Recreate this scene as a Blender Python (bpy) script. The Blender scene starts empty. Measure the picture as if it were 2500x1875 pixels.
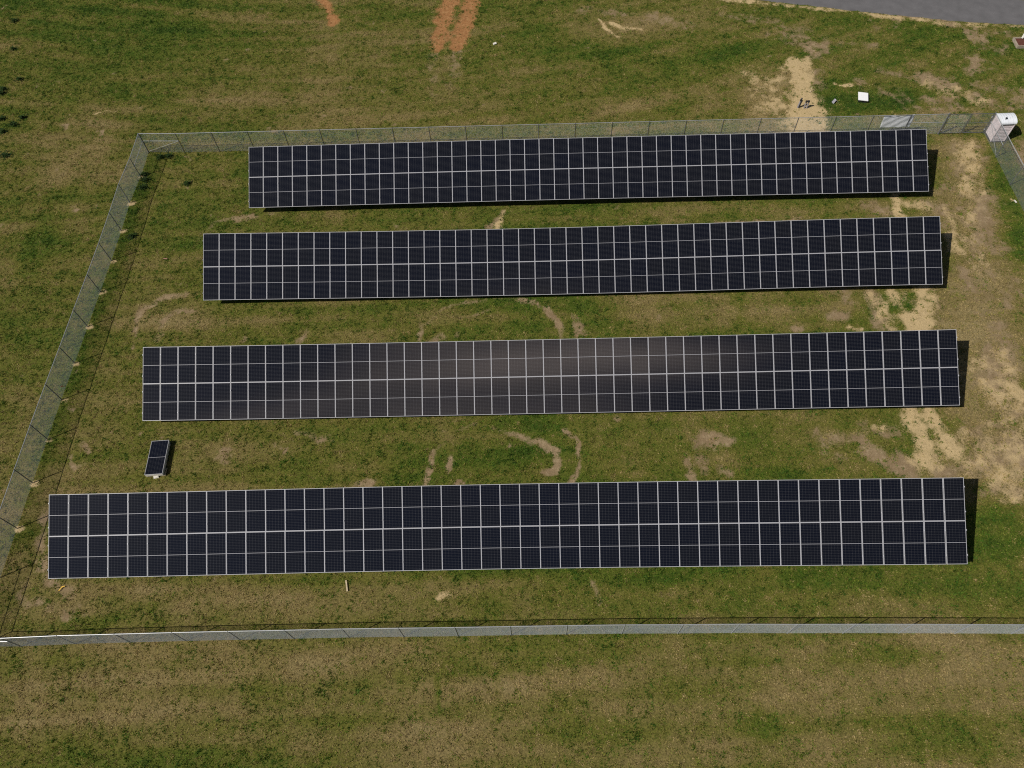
import bpy, math, random
import numpy as np
from mathutils import Vector, Matrix

# ---------------------------------------------------------------- camera, sky, sun, exposure
scn = bpy.context.scene
COL = scn.collection
CAM_H, PITCH, ROLL, FPX = 44.096, math.radians(58.5734), math.radians(-3.3566), 1845.87
fw = Vector((0, math.cos(PITCH), -math.sin(PITCH)))
rt0 = Vector((1, 0, 0)); up0 = rt0.cross(fw)
rt = math.cos(ROLL) * rt0 + math.sin(ROLL) * up0
up = -math.sin(ROLL) * rt0 + math.cos(ROLL) * up0
camd = bpy.data.cameras.new('camera')
camd.sensor_fit = 'HORIZONTAL'; camd.sensor_width = 36.0
camd.lens = 36.0 * FPX / 2500.0
camd.clip_start = 0.5; camd.clip_end = 5000
cam = bpy.data.objects.new('camera', camd); COL.objects.link(cam)
cam.matrix_world = Matrix(((rt.x, up.x, -fw.x, 0), (rt.y, up.y, -fw.y, 0), (rt.z, up.z, -fw.z, CAM_H), (0, 0, 0, 1)))
scn.camera = cam

SUN_AZ, SUN_EL = math.radians(23.53), math.radians(46.57)      # direction the light travels (azimuth from +X)
sun_dir = Vector((math.cos(SUN_EL) * math.cos(SUN_AZ), math.cos(SUN_EL) * math.sin(SUN_AZ), -math.sin(SUN_EL)))
sl = bpy.data.lights.new('sun', 'SUN'); sl.energy = 5.0; sl.angle = math.radians(0.53); sl.color = (1.0, 0.955, 0.88)
so = bpy.data.objects.new('sun', sl); COL.objects.link(so)
so.rotation_euler = (-sun_dir).to_track_quat('Z', 'Y').to_euler()
so.location = (-30, -15, 60)

world = bpy.data.worlds.new('World'); scn.world = world; world.use_nodes = True
wn = world.node_tree; wn.nodes.clear()
w_out = wn.nodes.new('ShaderNodeOutputWorld'); w_bg = wn.nodes.new('ShaderNodeBackground')
w_sky = wn.nodes.new('ShaderNodeTexSky'); w_sky.sky_type = 'NISHITA'; w_sky.sun_disc = False
w_sky.sun_elevation = SUN_EL
w_sky.sun_rotation = math.atan2(-sun_dir.x, -sun_dir.y)
w_sky.altitude = 100; w_sky.air_density = 0.8; w_sky.dust_density = 0.3; w_sky.ozone_density = 1.0
w_bg.inputs['Strength'].default_value = 0.05
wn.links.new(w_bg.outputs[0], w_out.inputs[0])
# streaks of unseen high cloud, offset and brightened so one mirrors as the third row's sheen
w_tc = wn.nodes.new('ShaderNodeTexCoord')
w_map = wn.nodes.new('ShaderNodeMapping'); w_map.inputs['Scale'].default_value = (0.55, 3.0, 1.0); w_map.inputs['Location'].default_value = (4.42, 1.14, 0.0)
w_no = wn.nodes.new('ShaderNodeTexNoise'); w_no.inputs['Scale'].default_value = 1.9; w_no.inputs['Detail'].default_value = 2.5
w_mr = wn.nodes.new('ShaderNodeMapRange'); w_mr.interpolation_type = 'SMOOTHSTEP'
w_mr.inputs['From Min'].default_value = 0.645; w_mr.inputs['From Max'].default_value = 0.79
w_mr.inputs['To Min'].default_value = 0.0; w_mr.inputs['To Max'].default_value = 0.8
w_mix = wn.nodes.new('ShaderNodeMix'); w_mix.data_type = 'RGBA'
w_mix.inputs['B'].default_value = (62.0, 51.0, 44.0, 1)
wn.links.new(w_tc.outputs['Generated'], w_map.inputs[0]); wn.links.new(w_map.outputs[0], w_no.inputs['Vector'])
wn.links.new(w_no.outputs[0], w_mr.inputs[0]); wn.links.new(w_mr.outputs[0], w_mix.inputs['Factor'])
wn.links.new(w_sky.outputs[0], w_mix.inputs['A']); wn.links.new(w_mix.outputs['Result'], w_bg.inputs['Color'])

scn.view_settings.view_transform = 'Standard'; scn.view_settings.look = 'None'
scn.view_settings.exposure = -0.2; scn.view_settings.gamma = 1.0
scn.view_settings.use_curve_mapping = False
scn.cycles.max_bounces = 6
scn.cycles.use_denoising = False        # keep the grain of the turf
scn.cycles.filter_width = 1.15

random.seed(11)
rng = np.random.default_rng(7)

# ---------------------------------------------------------------- helpers
def at(px, py, z=0.0):
    """world point at height z seen at pixel (px, py) of the 2500x1875 photograph"""
    d = fw + rt * ((px - 1250) / FPX) - up * ((py - 937.5) / FPX)
    t = (z - CAM_H) / d.z
    return Vector((0, 0, CAM_H)) + d * t
D = 2500.0 / 2212.0
def atd(x, y, z=0.0): return at(x * D, y * D, z)

def tag(o, label=None, cat=None, group=None, kind=None):
    if label: o['label'] = label
    if cat: o['category'] = cat
    if group: o['group'] = group
    if kind: o['kind'] = kind
    return o
def empty(name, loc, rz=0.0):
    o = bpy.data.objects.new(name, None); COL.objects.link(o)
    o.location = loc; o.rotation_euler = (0, 0, rz); o.empty_display_size = 0.3
    return o

class MB:
    """collects simple solids into one mesh"""
    def __init__(s): s.v = []; s.f = []; s.m = []; s.mi = 0
    def mat(s, i): s.mi = i; return s
    def quad(s, pts):
        n = len(s.v); s.v += [tuple(p) for p in pts]; s.f.append(tuple(range(n, n + len(pts)))); s.m.append(s.mi)
    def hexa(s, P):            # P: 4 bottom then 4 top points, both counter-clockwise
        n = len(s.v); s.v += [tuple(p) for p in P]
        for f in ((3, 2, 1, 0), (4, 5, 6, 7), (0, 1, 5, 4), (1, 2, 6, 5), (2, 3, 7, 6), (3, 0, 4, 7)):
            s.f.append(tuple(n + i for i in f)); s.m.append(s.mi)
    def box(s, x0, y0, z0, x1, y1, z1, M=None):
        P = [Vector(p) for p in ((x0, y0, z0), (x1, y0, z0), (x1, y1, z0), (x0, y1, z0), (x0, y0, z1), (x1, y0, z1), (x1, y1, z1), (x0, y1, z1))]
        if M is not None: P = [M @ p for p in P]
        s.hexa(P)
    def tube(s, a, b, r, n=8, r2=None, caps=True):
        a = Vector(a); b = Vector(b); d = (b - a).normalized()
        u = d.orthogonal().normalized(); w = d.cross(u); r2 = r if r2 is None else r2
        k = len(s.v)
        for i in range(n):
            t = 2 * math.pi * i / n; s.v.append(tuple(a + (u * math.cos(t) + w * math.sin(t)) * r))
        for i in range(n):
            t = 2 * math.pi * i / n; s.v.append(tuple(b + (u * math.cos(t) + w * math.sin(t)) * r2))
        for i in range(n):
            j = (i + 1) % n; s.f.append((k + i, k + j, k + n + j, k + n + i)); s.m.append(s.mi)
        if caps:
            s.f.append(tuple(k + i for i in reversed(range(n)))); s.f.append(tuple(k + n + i for i in range(n))); s.m += [s.mi, s.mi]
    def beam(s, a, b, w, h):   # rectangular bar from a to b, h along the most vertical side
        a = Vector(a); b = Vector(b); d = (b - a).normalized()
        side = d.cross(Vector((0, 0, 1)))
        side = side.normalized() if side.length > 1e-4 else Vector((1, 0, 0))
        u = side.cross(d).normalized()
        q = lambda c: [c - side * w / 2 - u * h / 2, c + side * w / 2 - u * h / 2, c + side * w / 2 + u * h / 2, c - side * w / 2 + u * h / 2]
        s.hexa(q(a) + q(b))
    def mesh(s, name, mats):
        me = bpy.data.meshes.new(name); me.from_pydata(s.v, [], s.f)
        for m in mats: me.materials.append(m)
        me.polygons.foreach_set('material_index', s.m)
        me.update(); return me
    def build(s, name, mats, parent=None, loc=None):
        if not isinstance(mats, (list, tuple)): mats = [mats]
        return link(name, s.mesh(name, mats), parent, loc)
def link(name, me, parent=None, loc=None, mat=None):
    o = bpy.data.objects.new(name, me); COL.objects.link(o)
    if parent is not None: o.parent = parent
    if loc is not None: o.location = loc
    if mat is not None: o.matrix_local = mat
    return o

def principled(name, col, rough=0.6, metal=0.0, spec=0.5, noise=0.0, nscale=4.0, bump=0.0, bscale=30.0):
    m = bpy.data.materials.new(name); m.use_nodes = True
    nt = m.node_tree; b = nt.nodes['Principled BSDF']
    b.inputs['Base Color'].default_value = (*col, 1); b.inputs['Roughness'].default_value = rough
    b.inputs['Metallic'].default_value = metal; b.inputs['Specular IOR Level'].default_value = spec
    if noise > 0:
        tc = nt.nodes.new('ShaderNodeTexCoord'); n = nt.nodes.new('ShaderNodeTexNoise')
        n.inputs['Scale'].default_value = nscale; n.inputs['Detail'].default_value = 6
        r = nt.nodes.new('ShaderNodeMapRange'); r.inputs['From Min'].default_value = 0.3; r.inputs['From Max'].default_value = 0.7
        r.inputs['To Min'].default_value = 1 - noise; r.inputs['To Max'].default_value = 1 + noise * 0.5
        mx = nt.nodes.new('ShaderNodeMix'); mx.data_type = 'RGBA'; mx.blend_type = 'MULTIPLY'; mx.inputs['Factor'].default_value = 1
        mx.inputs['A'].default_value = (*col, 1)
        nt.links.new(tc.outputs['Object'], n.inputs['Vector']); nt.links.new(n.outputs[0], r.inputs[0])
        nt.links.new(r.outputs[0], mx.inputs['B']); nt.links.new(mx.outputs['Result'], b.inputs['Base Color'])
    if bump > 0:
        tc = nt.nodes.new('ShaderNodeTexCoord'); n = nt.nodes.new('ShaderNodeTexNoise')
        n.inputs['Scale'].default_value = bscale; n.inputs['Detail'].default_value = 5
        bp = nt.nodes.new('ShaderNodeBump'); bp.inputs['Strength'].default_value = bump; bp.inputs['Distance'].default_value = 0.02
        nt.links.new(tc.outputs['Object'], n.inputs['Vector']); nt.links.new(n.outputs[0], bp.inputs['Height'])
        nt.links.new(bp.outputs[0], b.inputs['Normal'])
    return m

M_ALU = principled('aluminium_frame', (0.43, 0.43, 0.45), 0.42, 0.0, 0.5, 0.08, 2.0)
M_BACK = principled('white_backsheet', (0.45, 0.45, 0.48), 0.35, 0.0, 0.5)
M_UNDER = principled('panel_underside', (0.35, 0.35, 0.36), 0.6)
M_GALV = principled('galvanised_steel', (0.46, 0.47, 0.48), 0.45, 0.35, 0.5, 0.2, 6.0)
M_WIRE = principled('fence_wire', (0.40, 0.43, 0.445), 0.5, 0.1, 0.4)
M_RAIL = principled('fence_rail', (0.45, 0.46, 0.47), 0.38, 0.35, 0.5, 0.12, 5.0)
M_POST = principled('weathered_fence_post', (0.13, 0.135, 0.14), 0.6, 0.2, 0.4, 0.25, 6.0)
M_TARP = principled('white_banner_cloth', (0.72, 0.73, 0.76), 0.6, 0, 0.3, 0.06, 3.0)
M_TOILET = principled('pale_pink_plastic', (0.76, 0.67, 0.68), 0.5, 0, 0.4, 0.07, 3.0)
M_TROOF = principled('white_translucent_plastic', (0.78, 0.80, 0.84), 0.4, 0, 0.4, 0.06, 4.0)
M_DARK = principled('dark_grey_plastic', (0.02, 0.02, 0.022), 0.5)
M_PVC = principled('grey_conduit', (0.27, 0.26, 0.29), 0.5, 0, 0.4, 0.1, 8.0)
M_WHITE = principled('white_painted_metal', (0.86, 0.86, 0.86), 0.5, 0, 0.4, 0.04, 4.0)
M_WOOD = principled('raw_timber', (0.52, 0.42, 0.27), 0.75, 0, 0.3, 0.25, 9.0)
M_CARTON = principled('white_carton', (0.72, 0.68, 0.60), 0.8, 0, 0.2, 0.12, 6.0)
M_OLDWOOD = principled('grey_weathered_timber', (0.36, 0.30, 0.23), 0.8, 0, 0.2, 0.25, 6.0)
M_MULCH = principled('red_brown_mulch', (0.13, 0.05, 0.035), 0.9, 0, 0.2, 0.5, 14.0, 1.0, 20)
M_BLUEGREY = principled('blue_grey_plastic', (0.12, 0.13, 0.17), 0.6)
M_YELLOW = principled('yellow_plastic', (0.75, 0.45, 0.05), 0.5)
M_RED = principled('red_ribbon', (0.42, 0.07, 0.05), 0.6)

# photovoltaic cells: dark blue-black wafers, thin pale gaps, a fine grain of busbars
def cell_material():
    m = bpy.data.materials.new('photovoltaic_cells'); m.use_nodes = True
    nt = m.node_tree; b = nt.nodes['Principled BSDF']; N = nt.nodes.new; L = nt.links.new
    uv = N('ShaderNodeUVMap'); sp = N('ShaderNodeSeparateXYZ'); L(uv.outputs[0], sp.inputs[0])
    def line(sock, n, half):
        mu = N('ShaderNodeMath'); mu.operation = 'MULTIPLY'; mu.inputs[1].default_value = n; L(sock, mu.inputs[0])
        fr = N('ShaderNodeMath'); fr.operation = 'FRACT'; L(mu.outputs[0], fr.inputs[0])
        su = N('ShaderNodeMath'); su.operation = 'SUBTRACT'; su.inputs[1].default_value = 0.5; L(fr.outputs[0], su.inputs[0])
        ab = N('ShaderNodeMath'); ab.operation = 'ABSOLUTE'; L(su.outputs[0], ab.inputs[0])
        gt = N('ShaderNodeMath'); gt.operation = 'GREATER_THAN'; gt.inputs[1].default_value = 0.5 - half; L(ab.outputs[0], gt.inputs[0])
        return gt.outputs[0]
    lv = line(sp.outputs[0], 6, 0.014); lh = line(sp.outputs[1], 13, 0.036)
    mx = N('ShaderNodeMath'); mx.operation = 'MAXIMUM'; L(lv, mx.inputs[0]); L(lh, mx.inputs[1])
    ad = N('ShaderNodeMath'); ad.operation = 'MULTIPLY'; L(lv, ad.inputs[0]); L(lh, ad.inputs[1])
    oi = N('ShaderNodeObjectInfo')
    ram = N('ShaderNodeMix'); ram.data_type = 'RGBA'
    ram.inputs['A'].default_value = (0.0030, 0.0035, 0.0076, 1); ram.inputs['B'].default_value = (0.0050, 0.0050, 0.0070, 1)
    L(oi.outputs['Random'], ram.inputs['Factor'])
    m1 = N('ShaderNodeMix'); m1.data_type = 'RGBA'; L(mx.outputs[0], m1.inputs['Factor']); L(ram.outputs['Result'], m1.inputs['A'])
    m1.inputs['B'].default_value = (0.065, 0.065, 0.070, 1)
    m2 = N('ShaderNodeMix'); m2.data_type = 'RGBA'; L(ad.outputs[0], m2.inputs['Factor']); L(m1.outputs['Result'], m2.inputs['A'])
    m2.inputs['B'].default_value = (0.26, 0.26, 0.28, 1)
    L(m2.outputs['Result'], b.inputs['Base Color'])
    b.inputs['Roughness'].default_value = 0.085; b.inputs['IOR'].default_value = 1.6
    return m
M_CELL = cell_material()

# ---------------------------------------------------------------- value noise
_tab = np.random.default_rng(3).random((16, 256, 256))
def vnoise(x, y, seed=0):
    T = _tab[seed % 16]
    xi = np.floor(x).astype(np.int64); yi = np.floor(y).astype(np.int64)
    fx = x - xi; fy = y - yi
    fx = fx * fx * (3 - 2 * fx); fy = fy * fy * (3 - 2 * fy)
    a, b = xi & 255, (xi + 1) & 255; c, d = yi & 255, (yi + 1) & 255
    return (T[a, c] * (1 - fx) + T[b, c] * fx) * (1 - fy) + (T[a, d] * (1 - fx) + T[b, d] * fx) * fy
def fbm(x, y, size, octs=4, seed=0):
    s = 0.0; amp = 1.0; tot = 0.0; f = 1.0 / size
    for o in range(octs):
        a = 0.6 + 0.9 * o
        u = (x * math.cos(a) - y * math.sin(a)) * f + 17.3 * o; v = (x * math.sin(a) + y * math.cos(a)) * f + 5.1 * o
        s = s + amp * vnoise(u, v, seed + o); tot += amp; amp *= 0.55; f *= 2.03
    return s / tot - 0.5
def sstep(a, b, t):
    t = np.clip((t - a) / (b - a), 0, 1); return t * t * (3 - 2 * t)

# ---------------------------------------------------------------- where the soil, sand and lush grass lie
# (points in the 2212-wide photograph, width there, strength)
FENCE_BASES_L = [(-29.96, 52.33), (-30.04, 49.38), (-30.30, 46.4), (-30.33, 43.34), (-30.42, 40.25), (-30.56, 37.19), (-30.74, 33.97),
                 (-30.89, 30.78), (-31.05, 27.8), (-31.19, 24.74), (-31.3, 21.58), (-31.4, 18.5), (-31.5, 15.4), (-31.6, 11.35)]
SAND = [([(1722, 140), (1728, 180), (1737, 215)], 52, .95), ([(1737, 215), (1742, 250), (1752, 290)], 84, 1), ([(1690, 158), (1672, 200), (1680, 240)], 60, .5),
        ([(1650, 240), (1640, 160)], 45, .40), ([(1808, 182), (1840, 184)], 13, .9), ([(1932, 420), (1945, 465)], 30, .9), ([(1960, 440), (2010, 452)], 34, .6),
        ([(1992, 622), (1990, 720)], 42, .92), ([(1935, 640), (1955, 680), (1968, 715)], 40, .62), ([(1908, 660), (1900, 690)], 24, .75), ([(1838, 711), (1862, 712)], 12, .8),
        ([(1972, 880), (1975, 925)], 34, .9), ([(2008, 885), (2030, 935), (2062, 975)], 46, .95), ([(1985, 925), (2005, 1005)], 60, .72), ([(1895, 925), (1915, 928)], 16, .85),
        ([(1292, 42), (1306, 60), (1338, 80)], 7, .85), ([(1318, 48), (1342, 60), (1385, 62)], 11, .85), ([(1085, 458), (1072, 492)], 16, .65), ([(196, 247), (228, 240), (255, 238)], 6, .7),
        ([(955, 1290), (970, 1282)], 16, .8), ([(2190, 430), (2192, 436)], 7, .6), ([(2055, 470), (2120, 570)], 70, .42), ([(2150, 790), (2190, 980)], 100, .43), ([(2080, 960), (2170, 1040)], 80, .44), ([(2085, 320), (2100, 470)], 60, .44), ([(1880, 640), (1925, 700)], 40, .5), ([(2010, 180), (2120, 215)], 40, .44), ([(2120, 1005), (2090, 1030)], 40, .55), ([(2140, 250), (2212, 262)], 14, .5),
        ([(1540, -5), (1640, 4), (1760, 17), (1870, 30), (1960, 41), (2070, 51), (2212, 59)], 16, .62)]
CLAY = [([(990, -40), (968, 10), (955, 55), (944, 98)], 33, 1), ([(1030, -40), (1013, 20), (997, 72), (986, 100)], 33, 1), ([(955, 74), (975, 72)], 10, .7),
        ([(672, -30), (700, 8), (711, 22)], 20, .95), ([(716, 36), (722, 46)], 21, 1)]
SOIL = [([(285, 745), (291, 700), (312, 663), (350, 645), (400, 638)], 13, .62), ([(340, 740), (352, 700), (376, 676), (420, 668)], 18, .52),
        ([(438, 500), (468, 477), (530, 468), (600, 458)], 14, .55), ([(425, 515), (440, 500)], 12, .5),
        ([(1048, 502), (1064, 478), (1085, 456)], 11, .72), ([(905, 738), (912, 705), (928, 688)], 15, .6), ([(935, 738), (950, 725)], 26, .62), ([(1180, 668), (1203, 690), (1212, 712), (1210, 740)], 15, .82), ([(1155, 650), (1180, 668)], 10, .55),
        ([(1240, 685), (1250, 712), (1250, 742)], 11, .72), ([(642, 742), (650, 728), (662, 715)], 14, .72),
        ([(924, 1046), (925, 1008), (940, 970)], 13, .78), ([(964, 1022), (972, 990)], 17, .72), ([(940, 970), (978, 936), (1030, 920)], 9, .5), ([(912, 702), (958, 662), (1050, 645), (1155, 650)], 9, .46), ([(1000, 690), (1060, 668)], 9, .42), ([(980, 1045), (990, 1040)], 16, .7), ([(800, 1046), (806, 1042)], 18, .7),
        ([(1030, 920), (1060, 925), (1120, 943), (1165, 955)], 12, .6), ([(1155, 950), (1180, 960), (1203, 966), (1207, 1000), (1200, 1015), (1170, 1018)], 14, .82), ([(1220, 932), (1244, 955), (1255, 985), (1248, 1015), (1232, 1045)], 13, .84),
        ([(1510, 950), (1545, 948), (1570, 955)], 34, .74), ([(1515, 985), (1520, 1018)], 20, .6), ([(1555, 1005), (1572, 1018)], 26, .68), ([(1482, 985), (1490, 1040)], 12, .5),
        ([(1785, 950), (1860, 945)], 42, .6), ([(1775, 980), (1830, 985)], 30, .52), ([(1885, 990), (1965, 1012)], 52, .72), ([(1880, 925), (1935, 935)], 44, .6),
        ([(475, 985), (490, 975), (485, 1000)], 22, .8), ([(178, 958), (188, 970)], 16, .7), ([(152, 985), (150, 1000), (165, 1010)], 13, .72), ([(645, 935), (700, 945)], 22, .5),
        ([(98, 1105), (92, 1150), (80, 1205)], 24, .62), ([(88, 1210), (108, 1248), (150, 1290)], 30, .74), ([(40, 1285), (90, 1305), (150, 1335)], 36, .56), ([(150, 1290), (190, 1320)], 24, .5),
        ([(1282, 1262), (1296, 1300)], 13, .55), ([(1555, 482), (1650, 478)], 16, .58), ([(1705, 482), (1722, 478)], 22, .7), ([(1880, 452), (1930, 460)], 36, .66), ([(2000, 440), (2080, 470)], 44, .6),
        ([(1808, 682), (1826, 680)], 34, .75), ([(1712, 706), (1722, 706)], 24, .7), ([(1880, 640), (1900, 700)], 40, .55), ([(1810, 625), (1840, 650)], 34, .5),
        ([(2085, 320), (2078, 400), (2105, 450)], 70, .5), ([(2110, 420), (2125, 500)], 90, .6), ([(2110, 520), (2100, 600), (2140, 690)], 80, .48), ([(2190, 620), (2150, 720), (2165, 770)], 60, .52),
        ([(2150, 780), (2175, 880), (2185, 980)], 110, .64), ([(2120, 960), (2170, 1030)], 90, .58), ([(2140, 1000), (2040, 1020)], 60, .6), ([(2130, 1060), (2160, 1060)], 30, .45),
        ([(1900, 150), (1990, 176), (2080, 190)], 22, .62), ([(1985, 168), (2080, 195), (2140, 228)], 42, .62), ([(2080, 185), (2212, 200)], 34, .55), ([(2030, 240), (2120, 247), (2212, 222)], 28, .52), ([(1990, 208), (2060, 228)], 26, .5), ([(2050, 215), (2090, 250)], 40, .55),
        ([(1700, 70), (1730, 85), (1760, 105)], 60, .58), ([(1790, 85), (1880, 100)], 40, .42), ([(1560, 30), (1690, 48)], 34, .42), ([(1240, 20), (1420, 36), (1500, 60)], 36, .42), ([(1770, 155), (1775, 190)], 30, .45),
        ([(1660, 60), (1660, 90)], 8, .6), ([(930, 120), (940, 200)], 26, .42), ([(985, 115), (975, 190)], 26, .40), ([(210, 1380), (230, 1372)], 10, .4), ([(2060, 325), (2045, 420)], 60, .42)]
DRY = [([(50, 1500), (1100, 1500), (2212, 1490)], 260, .26), ([(700, 1590), (2000, 1570)], 240, .26), ([(300, 1290), (1000, 1300)], 90, .18), ([(430, 215), (900, 215), (1650, 225)], 110, .10), ([(1650, 240), (1700, 150)], 130, .30),
       ([(1340, 670), (1520, 650), (1700, 675), (1830, 660)], 80, .26), ([(1450, 470), (1900, 455)], 60, .22), ([(2100, 330), (2110, 700), (2150, 1000)], 170, .36), ([(2050, 300), (2085, 1040)], 150, .22), ([(1700, 940), (1900, 960)], 110, .18), ([(1680, 70), (2212, 230)], 180, .12), ([(1500, 930), (1560, 1020)], 90, .2),
       ([(330, 700), (420, 690)], 120, .18), ([(130, 430), (220, 250)], 120, .10), ([(2000, 1440), (2150, 1420)], 120, .06), ([(1250, 50), (1650, 60)], 90, .18), ([(60, 1250), (180, 1330)], 100, .16), ([(500, 690), (700, 700)], 60, .10),
       ([(280, 10), (420, 30), (720, 55)], 22, .16), ([(250, 100), (500, 140)], 90, .04)]
LUSH = [([(40, 60), (300, 90)], 260, .16), ([(2145, 320), (2165, 400), (2212, 540)], 62, .36), ([(330, 345), (285, 460), (250, 560), (190, 720), (130, 900), (60, 1080)], 34, .22), ([(1120, 900), (1230, 980)], 130, .22), ([(760, 930), (1000, 1000)], 120, .14),
        ([(0, 1650), (600, 1650)], 60, .12), ([(1980, 1600), (2212, 1540)], 60, .12), ([(944, 1455), (948, 1530)], 12, .34), ([(1075, 1450), (1080, 1500)], 14, .2), ([(1640, 1560), (1665, 1575)], 44, .26), ([(1700, 1250), (2212, 1270)], 70, .14), ([(2150, 1080), (2180, 1200)], 70, .13),
        ([(560, 460), (1000, 445)], 22, .16), ([(1250, 445), (1480, 445)], 30, .18), ([(650, 690), (850, 690)], 60, .16), ([(1100, 640), (1150, 700)], 80, .20), ([(1240, 640), (1320, 700)], 60, .22), ([(1150, 70), (1350, 130), (1900, 110)], 90, .16), ([(1780, 220), (1950, 220)], 60, .34), ([(1950, 60), (2212, 100)], 60, .16), ([(1500, 1290), (1900, 1330)], 60, .10),
        ([(140, 420), (60, 560)], 70, .16), ([(330, 1310), (150, 1345)], 26, .22), ([(300, 920), (320, 1000)], 90, .1), ([(1590, 640), (1600, 690)], 30, .2), ([(2100, 1130), (2212, 1180)], 90, .10)]

def stroke_field(gx, gy, lst, jit=0.0):
    out = np.zeros_like(gx)
    wx = gx + 0.7 * fbm(gx, gy, 1.6, 4, 1) + 0.35 * fbm(gx, gy, 0.5, 2, 9); wy = gy + 0.7 * fbm(gx, gy, 1.6, 4, 11) + 0.35 * fbm(gx, gy, 0.5, 2, 13)
    wid = 1.0 + 1.1 * fbm(gx, gy, 2.1, 4, 3)
    for pts, w, s in lst:
        P = [atd(*p) for p in pts]
        mx, my = pts[len(pts) // 2]
        R = max(0.12, (atd(mx + w / 2, my) - atd(mx - w / 2, my)).length / 2)
        xs = [p.x for p in P]; ys = [p.y for p in P]; m = R * 1.8 + 0.3
        sel = np.where((gx > min(xs) - m) & (gx < max(xs) + m) & (gy > min(ys) - m) & (gy < max(ys) + m))
        if len(sel[0]) == 0: continue
        x, y = wx[sel], wy[sel]
        d = np.full(x.shape, 1e9)
        if len(P) == 1: P = P * 2
        for a, b in zip(P[:-1], P[1:]):
            abx, aby = b.x - a.x, b.y - a.y; L2 = abx * abx + aby * aby + 1e-9
            t = np.clip(((x - a.x) * abx + (y - a.y) * aby) / L2, 0, 1)
            d = np.minimum(d, np.hypot(x - a.x - t * abx, y - a.y - t * aby))
        out[sel] = np.maximum(out[sel], s * (1 - sstep(0.1 * R, 1.95 * R, d / wid[sel])))
    return out

# ---------------------------------------------------------------- ground: one sheet, fine where the picture looks
STEP = 0.2
fx = np.arange(-64, 64 + 1e-6, STEP); fy = np.arange(-2, 84 + 1e-6, STEP)
far = np.cumsum(0.6 * 1.42 ** np.arange(22))
gxs = np.concatenate([fx[0] - far[::-1], fx, fx[-1] + far]); gys = np.concatenate([fy[0] - far[::-1], fy, fy[-1] + far])
GX, GY = np.meshgrid(gxs, gys, indexing='ij')
f_sand = stroke_field(GX, GY, SAND); f_clay = stroke_field(GX, GY, CLAY); f_soil = stroke_field(GX, GY, SOIL)
for (bx, by) in FENCE_BASES_L[1:12]:
    d = np.hypot(GX - bx - 0.15, (GY - by + 0.05) * 1.3); f_sand = np.maximum(f_sand, 0.8 * (1 - sstep(0.12, 0.5, d)))
tone = stroke_field(GX, GY, DRY) - stroke_field(GX, GY, LUSH)
BIG = fbm(GX, GY, 13.0, 4, 1)
dryf = 0.40 + tone + 0.40 * BIG + 0.42 * fbm(GX, GY * 1.2, 2.4, 5, 5) + 0.50 * fbm(GX * 0.10 + 40, np.where(GY > 52, GY - 0.004 * (GX + 10) ** 2 - 0.02 * GX, GY + 0.03 * GX), 0.9, 2, 8)
relief = 0.06 * fbm(GX, GY, 2.2, 4, 9) + 0.03 * fbm(GX, GY, 0.55, 2, 2) - 0.05 * np.clip(np.maximum(f_soil, 0) + np.maximum(f_clay, 0), 0, 1) * (fbm(GX, GY, .8, 3, 4) + .5)
def ragged(f, seed, amp=0.7):
    """turn a soft stroke into broken, patchy cover"""
    n = amp * fbm(GX, GY * 1.15, 1.7, 6, seed) + 0.9 * fbm(GX, GY, 0.6, 3, seed + 3)
    return np.where(f > 0, f + n * sstep(0.0, 0.25, f) * (1.25 - 0.45 * f), 0)
WORN = 0.72 * sstep(0.0, 0.28, fbm(GX, GY, 3.2, 5, 6)) * sstep(26, 40, GX + 6 * fbm(GX, GY, 9, 3, 2)) * (GY > 20)   # trampled ground on the right
SPOT = 0.45 * sstep(0.22, 0.32, fbm(GX, GY, 1.3, 4, 12)) * (GY > 14)
f_soil = ragged(np.maximum(np.maximum(f_soil, WORN), SPOT), 4); f_sand = ragged(f_sand, 8, 0.95); f_clay = ragged(f_clay, 10, 0.6)
inside = (GX > -64) & (GX < 64) & (GY > -2) & (GY < 84)
relief = np.where(inside, relief, relief * 0.3)

def grass_rgb(d):
    """colour of living to bleached turf by dryness"""
    d = np.clip(d, 0, 1)[..., None]
    k = np.array([0.0, 0.26, 0.5, 0.76, 1.0])
    c = np.array([(0.036, 0.078, 0.009), (0.082, 0.122, 0.013), (0.148, 0.146, 0.027), (0.245, 0.188, 0.072), (0.320, 0.248, 0.115)])
    return np.concatenate([np.interp(d, k, c[:, i]) for i in range(3)], axis=-1)

nx, ny = GX.shape
gm = bpy.data.meshes.new('ground')
co = np.stack([GX, GY, relief], -1).reshape(-1, 3).astype(np.float32)
idx = np.arange(nx * ny).reshape(nx, ny)
quads = np.stack([idx[:-1, :-1], idx[1:, :-1], idx[1:, 1:], idx[:-1, 1:]], -1).reshape(-1, 4)
gm.vertices.add(len(co)); gm.vertices.foreach_set('co', co.ravel())
gm.loops.add(quads.size); gm.loops.foreach_set('vertex_index', quads.ravel().astype(np.int32))
gm.polygons.add(len(quads)); gm.polygons.foreach_set('loop_start', np.arange(0, quads.size, 4, dtype=np.int32))
gm.polygons.foreach_set('use_smooth', np.ones(len(quads), dtype=bool))
gm.update(calc_edges=True)
def attr(me, name, arr, typ='FLOAT'):
    a = me.attributes.new(name, typ, 'POINT')
    a.data.foreach_set('value' if typ == 'FLOAT' else 'color', arr.astype(np.float32).ravel())
attr(gm, 'sand', f_sand); attr(gm, 'clay', f_clay); attr(gm, 'soil', f_soil)
thatch = grass_rgb(dryf + 0.08) * 0.84
attr(gm, 'turf', np.concatenate([thatch, np.ones(thatch.shape[:-1] + (1,))], -1), 'FLOAT_COLOR')

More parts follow.
